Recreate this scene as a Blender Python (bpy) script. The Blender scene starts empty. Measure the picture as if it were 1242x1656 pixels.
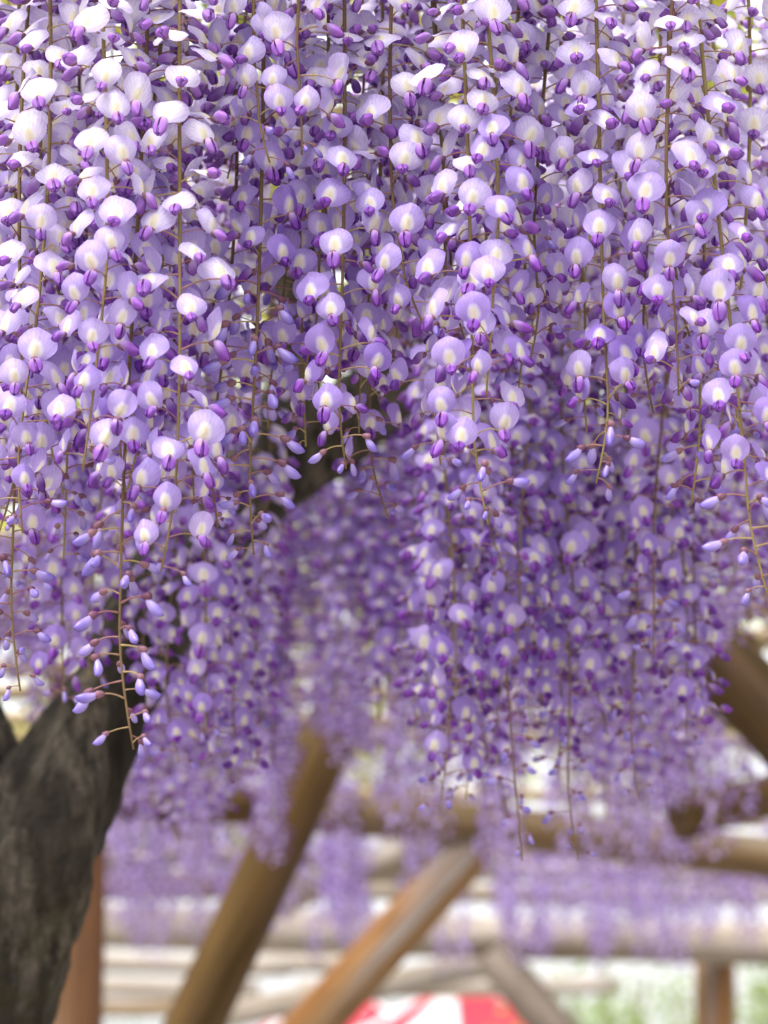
import bpy, math, random
import numpy as np
from mathutils import Vector, Matrix, Euler, noise as mnoise

# ------------------------------------------------------------------ camera, world, sun, exposure
R = math.radians
sc = bpy.context.scene
COL = sc.collection
PITCH = R(12.5)
CAM = Vector((0.0, 0.0, 1.5))
FPX = 85.0 / 24.0 * 1242.0            # focal length in photo pixels

cam_d = bpy.data.cameras.new('camera')
cam = bpy.data.objects.new('camera', cam_d)
COL.objects.link(cam)
cam.location = CAM
cam.rotation_euler = (R(90) + PITCH, 0, 0)
cam_d.sensor_fit = 'HORIZONTAL'
cam_d.sensor_width = 24.0
cam_d.lens = 85.0
cam_d.clip_start = 0.05
cam_d.clip_end = 2000.0
cam_d.dof.use_dof = True
cam_d.dof.focus_distance = 1.87
cam_d.dof.aperture_fstop = 6.0
cam_d.dof.aperture_blades = 0
sc.camera = cam

SUN_EL, SUN_AZ = R(60), R(215)        # azimuth clockwise from +Y: the sun stands behind the camera, to its left
world = bpy.data.worlds.new('World')
sc.world = world
world.use_nodes = True
wn, wl = world.node_tree.nodes, world.node_tree.links
wn.clear()
sky = wn.new('ShaderNodeTexSky')
sky.sky_type = 'NISHITA'
sky.sun_disc = False
sky.sun_elevation = SUN_EL
sky.sun_rotation = SUN_AZ
sky.air_density = 1.0
sky.dust_density = 5.0
sky.ozone_density = 1.0
hs = wn.new('ShaderNodeHueSaturation')
hs.inputs['Saturation'].default_value = 0.35      # thin white cloud over the whole sky
hs.inputs['Value'].default_value = 1.0
bg = wn.new('ShaderNodeBackground')
bg.inputs['Strength'].default_value = 0.15
wo = wn.new('ShaderNodeOutputWorld')
wl.new(sky.outputs[0], hs.inputs['Color'])
veil = wn.new('ShaderNodeMix')                    # bright even veil of cloud
veil.data_type = 'RGBA'
veil.inputs[0].default_value = 0.6
veil.inputs[7].default_value = (3.6, 3.6, 3.65, 1.0)
wl.new(hs.outputs[0], veil.inputs[6])
wl.new(veil.outputs[2], bg.inputs['Color'])
wl.new(bg.outputs[0], wo.inputs['Surface'])

sun_d = bpy.data.lights.new('sun', 'SUN')
sun = bpy.data.objects.new('sun', sun_d)
COL.objects.link(sun)
sun_d.energy = 1.5
sun_d.angle = R(28)
sun_d.color = (1.0, 0.975, 0.94)
sdir = Vector((math.sin(SUN_AZ) * math.cos(SUN_EL), math.cos(SUN_AZ) * math.cos(SUN_EL), math.sin(SUN_EL)))
sun.rotation_euler = sdir.to_track_quat('Z', 'Y').to_euler()
sun.location = sdir * 30

vs = sc.view_settings
vs.view_transform = 'Standard'
vs.look = 'None'
vs.gamma = 1.0
vs.use_curve_mapping = False
vs.exposure = 1.64
sc.render.engine = 'CYCLES'
sc.cycles.max_bounces = 8
sc.cycles.diffuse_bounces = 5
sc.cycles.glossy_bounces = 2
sc.cycles.transmission_bounces = 5
sc.cycles.caustics_reflective = False
sc.cycles.caustics_refractive = False
sc.cycles.use_denoising = True

rng = random.Random(7)
nrng = np.random.default_rng(11)


def P(px, py, depth):
    """photo direction -> the point at that distance in front of the camera"""
    a, b = (px - 621.0) / FPX, (828.0 - py) / FPX
    d = Vector((a, math.cos(PITCH) - b * math.sin(PITCH), math.sin(PITCH) + b * math.cos(PITCH)))
    return CAM + d * (depth / d.y)


# ------------------------------------------------------------------ material helpers
def new_mat(name):
    m = bpy.data.materials.new(name)
    m.use_nodes = True
    m.node_tree.nodes.clear()
    return m, m.node_tree.nodes, m.node_tree.links


class NT:
    """little node writer"""
    def __init__(self, name):
        self.m, self.n, self.l = new_mat(name)

    def node(self, t, **kw):
        nd = self.n.new(t)
        for k, v in kw.items():
            setattr(nd, k, v)
        return nd

    def put(self, sock, v):
        if isinstance(v, bpy.types.NodeSocket):
            self.l.new(v, sock)
        elif v is not None:
            sock.default_value = (*v, 1.0) if isinstance(v, tuple) and len(v) == 3 else v

    def math(self, op, a, b=None, c=None, clamp=False):
        nd = self.node('ShaderNodeMath', operation=op, use_clamp=clamp)
        self.put(nd.inputs[0], a)
        if b is not None:
            self.put(nd.inputs[1], b)
        if c is not None:
            self.put(nd.inputs[2], c)
        return nd.outputs[0]

    def mix(self, f, a, b, blend='MIX'):
        nd = self.node('ShaderNodeMix', data_type='RGBA', blend_type=blend)
        self.put(nd.inputs[0], f)
        self.put(nd.inputs[6], a if not isinstance(a, tuple) else (*a, 1.0)[:4])
        self.put(nd.inputs[7], b if not isinstance(b, tuple) else (*b, 1.0)[:4])
        return nd.outputs[2]

    def ramp(self, f, lo, hi, a=0.0, b=1.0):
        nd = self.node('ShaderNodeMapRange', interpolation_type='SMOOTHSTEP')
        self.put(nd.inputs[0], f)
        nd.inputs[1].default_value, nd.inputs[2].default_value = lo, hi
        nd.inputs[3].default_value, nd.inputs[4].default_value = a, b
        return nd.outputs[0]

    def noise(self, vec, scale, detail=3.0, rough=0.55):
        nd = self.node('ShaderNodeTexNoise')
        self.put(nd.inputs['Vector'], vec)
        nd.inputs['Scale'].default_value = scale
        nd.inputs['Detail'].default_value = detail
        nd.inputs['Roughness'].default_value = rough
        return nd.outputs[0]

    def out(self, shader):
        o = self.node('ShaderNodeOutputMaterial')
        self.l.new(shader, o.inputs['Surface'])
        return self.m

    def petal(self, color, trans, gloss=0.04, tcolor=None):
        d = self.node('ShaderNodeBsdfDiffuse')
        self.put(d.inputs[0], color)
        t = self.node('ShaderNodeBsdfTranslucent')
        self.put(t.inputs[0], tcolor if tcolor is not None else color)
        mx = self.node('ShaderNodeMixShader')
        mx.inputs[0].default_value = trans
        self.l.new(d.outputs[0], mx.inputs[1])
        self.l.new(t.outputs[0], mx.inputs[2])
        g = self.node('ShaderNodeBsdfGlossy')
        g.inputs['Roughness'].default_value = 0.45
        m2 = self.node('ShaderNodeMixShader')
        m2.inputs[0].default_value = gloss
        self.l.new(mx.outputs[0], m2.inputs[1])
        self.l.new(g.outputs[0], m2.inputs[2])
        return self.out(m2.outputs[0])

    def rough(self, color, rough=0.8, bump=None, bstr=0.5, bdist=0.01):
        p = self.node('ShaderNodeBsdfPrincipled')
        self.put(p.inputs['Base Color'], color)
        self.put(p.inputs['Roughness'], rough)
        p.inputs['Specular IOR Level'].default_value = 0.25
        if bump is not None:
            b = self.node('ShaderNodeBump')
            b.inputs['Strength'].default_value = bstr
            b.inputs['Distance'].default_value = bdist
            self.put(b.inputs['Height'], bump)
            self.l.new(b.outputs[0], p.inputs['Normal'])
        return self.out(p.outputs[0])


def mat_banner():
    t = NT('banner petal lilac')
    uv = t.node('ShaderNodeUVMap')
    uv.uv_map = 'petal'
    sx = t.node('ShaderNodeSeparateXYZ')
    t.l.new(uv.outputs[0], sx.inputs[0])
    x, z = sx.outputs[0], sx.outputs[1]               # petal plane in cm: x across, z from claw to tip
    oi = t.node('ShaderNodeObjectInfo')
    rnd = oi.outputs['Random']
    geo = t.node('ShaderNodeNewGeometry')
    isl = geo.outputs['Random Per Island']
    rr = t.math('FRACT', t.math('ADD', rnd, isl))
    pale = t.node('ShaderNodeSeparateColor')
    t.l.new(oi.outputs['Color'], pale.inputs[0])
    age = pale.outputs[0]                              # paler with age, also carries painted top light and deep trellis shade
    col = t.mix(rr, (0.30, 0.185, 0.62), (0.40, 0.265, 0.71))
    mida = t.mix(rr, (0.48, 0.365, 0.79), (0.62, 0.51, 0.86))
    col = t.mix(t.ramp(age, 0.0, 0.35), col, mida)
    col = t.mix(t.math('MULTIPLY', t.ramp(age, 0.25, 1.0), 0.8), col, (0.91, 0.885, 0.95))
    # cooler, deeper rim
    rad = t.math('SQRT', t.math('ADD', t.math('POWER', x, 2.0), t.math('POWER', t.math('SUBTRACT', z, 0.95), 2.0)))
    rim = t.ramp(rad, 0.55, 1.08)
    col = t.mix(t.math('MULTIPLY', rim, 0.40), col, (0.40, 0.27, 0.73))
    # fine veins fanning from the claw
    ang = t.math('ARCTAN2', x, t.math('ADD', z, 0.35))
    wob = t.noise(uv.outputs[0], 3.0, 2.0)
    ve = t.math('SINE', t.math('MULTIPLY', t.math('ADD', ang, t.math('MULTIPLY', wob, 0.25)), 46.0))
    ve = t.math('MULTIPLY', t.ramp(ve, 0.35, 1.0), 0.24)
    col = t.mix(ve, col, (0.27, 0.15, 0.62))
    # white halo, then the yellow eye with a split down the middle
    ex = t.math('POWER', t.math('DIVIDE', x, 0.46), 2.0)
    ez = t.math('POWER', t.math('DIVIDE', t.math('SUBTRACT', z, 0.62), 0.66), 2.0)
    e = t.math('ADD', ex, ez)
    e = t.math('ADD', e, t.math('MULTIPLY', t.math('SUBTRACT', wob, 0.5), 0.7))
    halo = t.ramp(e, 0.25, 1.35, 1.0, 0.0)
    col = t.mix(t.math('MULTIPLY', halo, t.ramp(age, 0.0, 0.4, 0.6, 0.92)), col, (0.90, 0.88, 0.90))
    yx = t.math('POWER', t.math('DIVIDE', x, 0.27), 2.0)
    yz = t.math('POWER', t.math('DIVIDE', t.math('SUBTRACT', z, 0.58), 0.50), 2.0)
    y = t.math('ADD', yx, yz)
    yel = t.math('MULTIPLY', t.ramp(y, 0.2, 1.25, 1.0, 0.0), 0.72)
    col = t.mix(yel, col, (0.88, 0.82, 0.46))
    mid = t.ramp(t.math('ABSOLUTE', x), 0.0, 0.035, 0.22, 0.0)
    col = t.mix(mid, col, (0.45, 0.35, 0.70))
    return t.petal(col, 0.50, 0.015)


def mat_keel():
    t = NT('keel petals violet')
    uv = t.node('ShaderNodeUVMap')
    uv.uv_map = 'petal'
    sx = t.node('ShaderNodeSeparateXYZ')
    t.l.new(uv.outputs[0], sx.inputs[0])
    oi = t.node('ShaderNodeObjectInfo')
    geo = t.node('ShaderNodeNewGeometry')
    rr = t.math('FRACT', t.math('ADD', oi.outputs['Random'], geo.outputs['Random Per Island']))
    col = t.mix(rr, (0.11, 0.014, 0.29), (0.29, 0.055, 0.52))
    age_light_c = t.node('ShaderNodeSeparateColor')
    t.l.new(oi.outputs['Color'], age_light_c.inputs[0])
    col = t.mix(t.math('MULTIPLY', age_light_c.outputs[0], 0.6), col, (0.48, 0.25, 0.66))
    base = t.ramp(sx.outputs[1], 0.05, 0.62, 0.9, 0.0)
    col = t.mix(base, col, (0.60, 0.44, 0.78))
    col = t.mix(t.ramp(sx.outputs[1], 1.4, 1.5, 0.0, 0.7), col, (0.085, 0.010, 0.20))
    st = t.math('SINE', t.math('MULTIPLY', sx.outputs[0], 60.0))
    col = t.mix(t.math('MULTIPLY', t.ramp(st, 0.3, 1.0), 0.18), col, (0.38, 0.17, 0.62))
    return t.petal(col, 0.34, 0.025)


def mat_bud():
    t = NT('bud petals blue violet')
    uv = t.node('ShaderNodeUVMap')
    uv.uv_map = 'petal'
    sx = t.node('ShaderNodeSeparateXYZ')
    t.l.new(uv.outputs[0], sx.inputs[0])
    oi = t.node('ShaderNodeObjectInfo')
    col = t.mix(oi.outputs['Random'], (0.17, 0.105, 0.50), (0.29, 0.21, 0.66))
    col = t.mix(t.ramp(sx.outputs[1], 0.25, 0.75, 0.5, 0.0), col, (0.55, 0.44, 0.78))
    col = t.mix(t.ramp(sx.outputs[1], 0.8, 1.0, 0.0, 0.45), col, (0.10, 0.05, 0.36))
    st = t.math('SINE', t.math('MULTIPLY', sx.outputs[0], 45.0))
    col = t.mix(t.math('MULTIPLY', t.ramp(st, 0.5, 1.0), 0.2), col, (0.10, 0.05, 0.34))
    return t.petal(col, 0.15, 0.07)


def mat_calyx():
    t = NT('calyx dusty mauve')
    oi = t.node('ShaderNodeObjectInfo')
    col = t.mix(oi.outputs['Random'], (0.15, 0.055, 0.10), (0.27, 0.135, 0.17))
    return t.petal(col, 0.12, 0.03)


def mat_pedicel():
    t = NT('pedicel')
    oi = t.node('ShaderNodeObjectInfo')
    col = t.mix(oi.outputs['Random'], (0.24, 0.10, 0.12), (0.36, 0.27, 0.11))
    return t.rough(col, 0.6)


def mat_stem():
    t = NT('raceme stem olive')
    tc = t.node('ShaderNodeTexCoord')
    n = t.noise(tc.outputs['Object'], 60.0, 2.0)
    oi = t.node('ShaderNodeObjectInfo')
    col = t.mix(oi.outputs['Random'], (0.13, 0.08, 0.04), (0.25, 0.20, 0.075))
    col = t.mix(t.ramp(n, 0.45, 0.7, 0.0, 0.5), col, (0.15, 0.07, 0.06))
    return t.rough(col, 0.65)


def mat_wood(name, c1, c2, c3, seed=0.0, grey=0.5):
    """weathered log: the grain runs along local Z"""
    t = NT(name)
    tc = t.node('ShaderNodeTexCoord')
    oi = t.node('ShaderNodeObjectInfo')
    mp = t.node('ShaderNodeMapping')
    t.l.new(tc.outputs['Object'], mp.inputs['Vector'])
    mp.inputs['Scale'].default_value = (1.0, 1.0, 0.07)
    off = t.node('ShaderNodeVectorMath', operation='ADD')
    t.l.new(mp.outputs[0], off.inputs[0])
    cx = t.node('ShaderNodeCombineXYZ')
    t.l.new(t.math('MULTIPLY', oi.outputs['Random'], 40.0), cx.inputs[2])
    t.l.new(cx.outputs[0], off.inputs[1])
    v = off.outputs[0]
    g = t.noise(v, 55.0, 5.0, 0.6)
    b = t.noise(v, 11.0, 3.0, 0.5)
    k = t.noise(v, 17.0, 2.0)
    col = t.mix(t.ramp(b, 0.35, 0.62), c1, c2)
    col = t.mix(t.ramp(k, 0.45, 0.65, 0.0, grey), col, c3)
    col = t.mix(t.ramp(g, 0.45, 0.72, 0.0, 0.65), col, tuple(0.35 * q for q in c1))
    return t.rough(col, 0.75, g, 0.6, 0.004)


def mat_bark():
    t = NT('wisteria bark')
    tc = t.node('ShaderNodeTexCoord')
    v = tc.outputs['Object']
    mp = t.node('ShaderNodeMapping')                  # fissures run up the leaning trunk
    t.l.new(v, mp.inputs['Vector'])
    mp.inputs['Rotation'].default_value = (0, R(-28), 0)
    mp.inputs['Scale'].default_value = (1.0, 1.0, 0.28)
    n1 = t.noise(mp.outputs[0], 14.0, 5.0, 0.6)
    n2 = t.noise(mp.outputs[0], 75.0, 5.0, 0.65)
    n3 = t.noise(v, 34.0, 4.0, 0.7)
    col = t.mix(t.ramp(n2, 0.3, 0.7), (0.009, 0.007, 0.005), (0.115, 0.096, 0.075))
    col = t.mix(t.ramp(n1, 0.42, 0.60, 0.0, 0.85), col, (0.014, 0.011, 0.008))
    sx = t.node('ShaderNodeSeparateXYZ')
    t.l.new(v, sx.inputs[0])
    moss = t.math('MULTIPLY', t.ramp(t.math('ADD', sx.outputs[2], t.math('MULTIPLY', n1, 0.25)), 1.62, 2.0, 1.0, 0.0),
                  t.ramp(n3, 0.42, 0.58))
    col = t.mix(t.math('MULTIPLY', moss, 0.85), col, (0.026, 0.022, 0.007))
    h = t.math('ADD', t.math('MULTIPLY', n3, 0.7), t.math('MULTIPLY', n2, 0.5))
    return t.rough(col, 0.9, t.math('ADD', h, n1), 1.0, 0.02)


def mat_leaf(name, c1, c2):
    t = NT(name)
    geo = t.node('ShaderNodeNewGeometry')
    oi = t.node('ShaderNodeObjectInfo')
    r = t.math('FRACT', t.math('ADD', geo.outputs['Random Per Island'], oi.outputs['Random']))
    return t.petal(t.mix(r, c1, c2), 0.4, 0.04)


def mat_cloth(name, c):
    t = NT(name)
    tc = t.node('ShaderNodeTexCoord')
    n = t.noise(tc.outputs['Object'], 2.0, 3.0)
    col = t.mix(t.ramp(n, 0.3, 0.7, 0.0, 0.25), c, tuple(0.7 * q for q in c))
    return t.petal(col, 0.35, 0.02)


def mat_ground():
    t = NT('pale trodden gravel')
    tc = t.node('ShaderNodeTexCoord')
    v = tc.outputs['Object']
    n = t.noise(v, 0.6, 5.0)
    n2 = t.noise(v, 90.0, 4.0, 0.7)
    col = t.mix(t.ramp(n, 0.35, 0.65), (0.30, 0.27, 0.22), (0.42, 0.385, 0.33))
    col = t.mix(t.ramp(n2, 0.35, 0.7, 0.0, 0.5), col, (0.20, 0.18, 0.15))
    return t.rough(col, 0.95, n2, 0.5, 0.01)


M_BAN, M_KEEL, M_BUD, M_CAL, M_PED, M_STEM = mat_banner(), mat_keel(), mat_bud(), mat_calyx(), mat_pedicel(), mat_stem()
M_BARK = mat_bark()
M_WOOD_BROWN = mat_wood('brown weathered log', (0.050, 0.026, 0.007), (0.125, 0.070, 0.019), (0.125, 0.070, 0.043), grey=0.5)
M_WOOD_ORANGE = mat_wood('orange stripped log', (0.24, 0.100, 0.024), (0.28, 0.165, 0.075), (0.30, 0.26, 0.245), grey=0.95)
M_WOOD_PALE = mat_wood('pale grey log', (0.25, 0.205, 0.155), (0.36, 0.31, 0.26), (0.34, 0.315, 0.30), grey=0.6)
M_WOOD_GREY = mat_wood('grey brown log', (0.12, 0.09, 0.07), (0.18, 0.145, 0.115), (0.17, 0.145, 0.135), grey=0.5)
M_WOOD_RED = mat_wood('reddish brown log', (0.17, 0.075, 0.035), (0.24, 0.125, 0.065), (0.24, 0.17, 0.13), grey=0.5)
M_WOOD_TAN = mat_wood('tan log', (0.155, 0.092, 0.042), (0.235, 0.165, 0.092), (0.24, 0.20, 0.165), grey=0.55)
M_BAMBOO = mat_wood('dry bamboo', (0.26, 0.19, 0.095), (0.36, 0.28, 0.16), (0.24, 0.20, 0.16), grey=0.4)
M_ROPE = mat_wood('black hemp rope', (0.03, 0.025, 0.022), (0.05, 0.045, 0.04), (0.04, 0.04, 0.04))
M_GROUND = mat_ground()
M_YOUNG = mat_leaf('young bronze green leaf', (0.42, 0.40, 0.05), (0.30, 0.36, 0.06))


# ------------------------------------------------------------------ mesh helpers
class MB:
    """collects vertices, faces, material slots and petal coordinates of one mesh"""
    def __init__(self):
        self.v, self.f, self.m, self.uv = [], [], [], []

    def add(self, verts, faces, mat=0, uvs=None, mtx=None):
        o = len(self.v)
        if mtx is not None:
            verts = [tuple(mtx @ Vector(p)) for p in verts]
        self.v.extend(tuple(p) for p in verts)
        self.uv.extend(uvs if uvs is not None else [(0.0, 0.0)] * len(verts))
        for f in faces:
            self.f.append(tuple(i + o for i in f))
            self.m.append(mat)

    def add_part(self, part, mtx):
        base = len(self.v)
        self.v.extend(tuple(mtx @ Vector(p)) for p in part.v)
        self.uv.extend(part.uv)
        self.f.extend(tuple(i + base for i in f) for f in part.f)
        self.m.extend(part.m)

    def remap(self, k):
        self.m = [k] * len(self.m)
        return self

    def mesh(self, name, mats, smooth=True, uv=True):
        me = bpy.data.meshes.new(name)
        me.from_pydata(self.v, [], self.f)
        for mt in mats:
            me.materials.append(mt)
        me.polygons.foreach_set('material_index', self.m)
        if smooth:
            me.polygons.foreach_set('use_smooth', [True] * len(self.f))
        if uv:
            l = me.uv_layers.new(name='petal')
            vi = np.zeros(len(me.loops), dtype=np.int32)
            me.loops.foreach_get('vertex_index', vi)
            l.data.foreach_set('uv', np.array(self.uv, dtype=np.float32)[vi].ravel())
        me.update()
        return me


def link(name, data, parent=None, loc=(0, 0, 0), rot=(0, 0, 0), scale=1.0):
    o = bpy.data.objects.new(name, data)
    COL.objects.link(o)
    if parent is not None:
        o.parent = parent
    o.location = loc
    o.rotation_euler = rot
    if scale != 1.0:
        o.scale = (scale, scale, scale)
    return o


def tag(o, label=None, cat=None, group=None, kind=None):
    if label:
        o['label'] = label
    if cat:
        o['category'] = cat
    if group:
        o['group'] = group
    if kind:
        o['kind'] = kind
    return o


def tube(pts, radii, sides=8, cap=True, disp=None):
    """tube through pts with rotation-minimising frames; returns verts, faces"""
    pts = [Vector(p) for p in pts]
    n = len(pts)
    verts, faces = [], []
    t0 = (pts[1] - pts[0]).normalized()
    ref = Vector((1, 0, 0)) if abs(t0.x) < 0.8 else Vector((0, 1, 0))
    u = (ref - t0 * ref.dot(t0)).normalized()
    for i, p in enumerate(pts):
        t = (pts[min(i + 1, n - 1)] - pts[max(i - 1, 0)]).normalized()
        u = (u - t * u.dot(t)).normalized()
        w = t.cross(u)
        for k in range(sides):
            a = 2 * math.pi * k / sides
            d = u * math.cos(a) + w * math.sin(a)
            r = radii[i] if disp is None else disp(p, d, radii[i], i, a)
            verts.append(tuple(p + d * r))
    for i in range(n - 1):
        for k in range(sides):
            k2 = (k + 1) % sides
            faces.append((i * sides + k, i * sides + k2, (i + 1) * sides + k2, (i + 1) * sides + k))
    if cap:
        faces.append(tuple(reversed(range(sides))))
        faces.append(tuple(range((n - 1) * sides, n * sides)))
    return verts, faces


def spline(pts, n):
    """Catmull-Rom through pts (any dimension)"""
    p = np.array(pts, dtype=float)
    p = np.vstack([2 * p[0] - p[1], p, 2 * p[-1] - p[-2]])
    out = []
    segs = len(p) - 3
    for i in range(n):
        s = i / (n - 1) * segs
        k = min(int(s), segs - 1)
        t = s - k
        a, b, c, d = p[k], p[k + 1], p[k + 2], p[k + 3]
        out.append(0.5 * ((2 * b) + (c - a) * t + (2 * a - 5 * b + 4 * c - d) * t * t + (3 * b - a - 3 * c + d) * t ** 3))
    return np.array(out)


# ------------------------------------------------------------------ ground
bm = MB()
S = 600.0
bm.add([(-S, -S, 0), (S, -S, 0), (S, S, 0), (-S, S, 0)], [(0, 1, 2, 3)])
tag(link('ground', bm.mesh('ground', [M_GROUND], False, False)), 'pale trodden gravel ground under the trellis', 'ground', kind='structure')


# ------------------------------------------------------------------ the log trellis
def log_mesh(length, radius, sides=20, rings=None, seed=0.0, taper=0.06, bend=0.01):
    rings = rings or max(6, int(length / 0.16))
    pts, rad = [], []
    for i in range(rings):
        t = i / (rings - 1)
        z = t * length
        pts.append((bend * math.sin(t * 5.1 + seed), bend * math.cos(t * 4.3 + seed * 2), z))
        rad.append(radius * (1 + taper * (0.5 - t)))

    def disp(p, d, r, i, a):
        q = Vector((d.x * 1.6 + seed, d.y * 1.6, p.z * 1.4))
        return r * (1 + 0.09 * mnoise.noise(q) + 0.05 * mnoise.noise(q * 3.1))
    m = MB()
    v, f = tube(pts, rad, sides, True, disp)
    m.add(v, f)
    return m


def log(name, a, b, radius, mat, label, cat, group=None, seed=None, knots=0):
    a, b = Vector(a), Vector(b)
    L = (b - a).length
    seed = seed if seed is not None else rng.uniform(0, 50)
    m = log_mesh(L, radius, seed=seed)
    o = link(name, m.mesh(name, [mat], True, False), None, a, (b - a).to_track_quat('Z', 'Y').to_euler())
    for p in o.data.polygons:
        if len(p.vertices) > 4:
            p.use_smooth = False
    for k in range(knots):
        z = L * rng.uniform(0.25, 0.95)
        an = rng.uniform(0, 6.28)
        km = MB()
        v, f = tube([(0, 0, 0), (0, 0, radius * 0.25), (0, 0, radius * 0.34)], [radius * 0.32, radius * 0.26, radius * 0.1], 9)
        km.add(v, f)
        q = link('knot', km.mesh('knot', [M_WOOD_BROWN], True, False), o,
                 (math.cos(an) * radius * 0.86, math.sin(an) * radius * 0.86, z),
                 Vector((math.cos(an), math.sin(an), 0)).to_track_quat('Z', 'Y').to_euler())
    tag(o, label, cat, group)
    return o


def lash(parent_log, z, radius, n=5):
    """rope turns round a log, a part of that log"""
    m = MB()
    for k in range(n):
        pts = [(math.cos(a) * (radius + 0.004), math.sin(a) * (radius + 0.004), z + 0.014 * k + 0.002 * math.sin(a)) for a in np.linspace(0, 2 * math.pi, 17)]
        v, f = tube(pts, [0.007] * 17, 5)
        m.add(v, f)
    return link('rope_lashing', m.mesh('rope_lashing', [M_ROPE], True, False), parent_log)


ZT = 2.42                # underside of the lattice the racemes hang from

# braces, props and beams seen under the blossom
oA = log('diagonal_brace', P(310, 1656, 5.5) + (P(310, 1656, 5.5) - P(548, 1165, 5.5)) * 2.6, P(560, 1140, 5.5), 0.060, M_WOOD_BROWN,
         'brown weathered log brace leaning up with flowers brushing its face', 'log brace', knots=6)
oB = log('diagonal_brace', P(505, 1656, 7.2) + (P(505, 1656, 7.2) - P(765, 1378, 7.28)) * 3.2, P(778, 1364, 7.29), 0.066, M_WOOD_ORANGE,
         'orange and grey stripped log brace leaning up below the tan beam', 'log brace', knots=2)
oF = log('diagonal_brace', P(799, 1548, 10.78), P(1185, 1993, 10.3), 0.078, M_WOOD_GREY,
         'grey log brace sloping down from the long pale beam beside the red tent', 'log brace')
oK = log('diagonal_brace', P(1000, 870, 4.6), P(1500, 1440, 4.3), 0.062, M_WOOD_BROWN,
         'dark orange brown log brace sloping down behind bud tipped raceme', 'log brace', knots=3)
oC = log('roof_beam', P(440, 1312, 7.3), P(1500, 1402, 7.2), 0.056, M_WOOD_TAN,
         'tan log beam resting across the top of the orange brace', 'log beam', knots=2)
oD = log('roof_beam', P(-250, 1494, 10.8), P(1560, 1530, 10.8), 0.083, M_WOOD_PALE,
         'long pale grey log beam carried by the orange brown post', 'log beam')
oE = log('roof_beam', P(395, 1478, 9.6), P(740, 1350, 8.6), 0.060, M_WOOD_PALE,
         'pale log beam rising behind the brown brace toward the tan beam', 'log beam')
oJ = log('roof_beam', P(300, 1660, 12.5), P(830, 1545, 11.2), 0.060, M_WOOD_PALE,
         'pale log beam rising to meet underside of the long grey beam', 'log beam')
oL = log('roof_beam', P(1100, 1330, 6.0), P(1420, 1235, 6.3), 0.050, M_WOOD_BROWN,
         'dark brown log beam above the end of the tan beam', 'log beam')
oN = log('roof_beam', P(120, 1290, 6.6), P(420, 1310, 6.6), 0.045, M_WOOD_BROWN,
         'dark brown log beam in shade between trunk and brown brace', 'log beam')
for i, (x0, y0, x1, y1, d, r, lab) in enumerate([
        (-200, 1552, 470, 1560, 14.5, 0.055, 'thin pale log beam just under the long grey beam'),
        (-200, 1597, 420, 1598, 16.5, 0.060, 'white sunlit log beam under the thin pale beam beside the left post'),
        (-200, 1630, 400, 1628, 19.0, 0.055, 'lowest far log beam of the stack behind the left post'),
        (100, 1432, 470, 1440, 10.0, 0.040, 'tan pole lying over the long grey beam behind the left racemes'),
        (560, 1440, 1400, 1450, 10.2, 0.036, 'pale pole just over the long grey beam, behind the curtain of racemes'),
        (600, 1412, 1400, 1420, 9.4, 0.034, 'pale pole between the tan beam and the long grey beam'),
        (150, 1390, 520, 1384, 8.8, 0.036, 'pale pole behind the brown brace, over the tan pole'),
        (480, 1600, 1000, 1592, 15.5, 0.050, 'far pale log beam passing behind the orange brace over the tents'),
        (395, 1562, 640, 1556, 14.8, 0.055, 'short pale log beam between the brown and the orange brace')]):
    log('roof_beam', P(x0, y0, d), P(x1, y1, d), r, M_WOOD_PALE if i not in (2, 3) else M_WOOD_TAN, lab, 'log beam')
def post(px, d, r, mat, label, ztop):
    p = P(px, 1600, d)
    return log('support_post', (p.x, p.y, -0.05), (p.x, p.y, ztop), r, mat, label, 'post')
oG = post(1160, 10.98, 0.085, M_WOOD_ORANGE, 'orange brown upright post under the long grey beam near pale trees', P(1160, 1545, 10.98).z)
oH = post(112, 6.0, 0.066, M_WOOD_RED, 'reddish brown upright post standing behind the dark trunk', ZT + 0.02)
lash(oC, 1.62, 0.057)

lash(oJ, 1.0, 0.061)

# bamboo lattice on top of the beams, the racemes hang from it
bam_label = 'dry bamboo pole of the lattice roof above the blossom'
bam_mesh = {}
for i, y in enumerate(list(np.arange(1.74, 7.6, 0.42)) + [8.3, 9.2, 10.2, 11.3]):
    key = int(y > 5)
    L = 4.4 if not key else 8.0
    if key not in bam_mesh:
        m = log_mesh(L, 0.019, sides=10, rings=60, seed=3.0 + key, taper=0.2, bend=0.012)
        for z in np.arange(0.25, L, 0.33):          # nodes
            v, f = tube([(0, 0, z - 0.006), (0, 0, z), (0, 0, z + 0.006)], [0.019, 0.0225, 0.019], 10, False)
            m.add(v, f)
        bam_mesh[key] = m.mesh('bamboo_pole', [M_BAMBOO], True, False)
    o = link('bamboo_pole', bam_mesh[key], None, (-L / 2 + rng.uniform(-0.2, 0.2), y, ZT + 0.045 + rng.uniform(-.008, .008)), (0, R(90), rng.uniform(-0.02, 0.02)))
    tag(o, bam_label, 'bamboo pole', 'bamboo poles of the lattice roof')
for i, x in enumerate(np.arange(-3.2, 3.3, 0.8)):
    o = log('long_bamboo_pole', (x + rng.uniform(-.05, .05), 1.1, ZT + 0.09), (x + rng.uniform(-.05, .05), 11.5, ZT + 0.09), 0.02, M_BAMBOO,
            'dry bamboo pole running lengthwise on top of the lattice roof', 'bamboo pole', 'lengthwise bamboo poles of the lattice roof')


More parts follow.
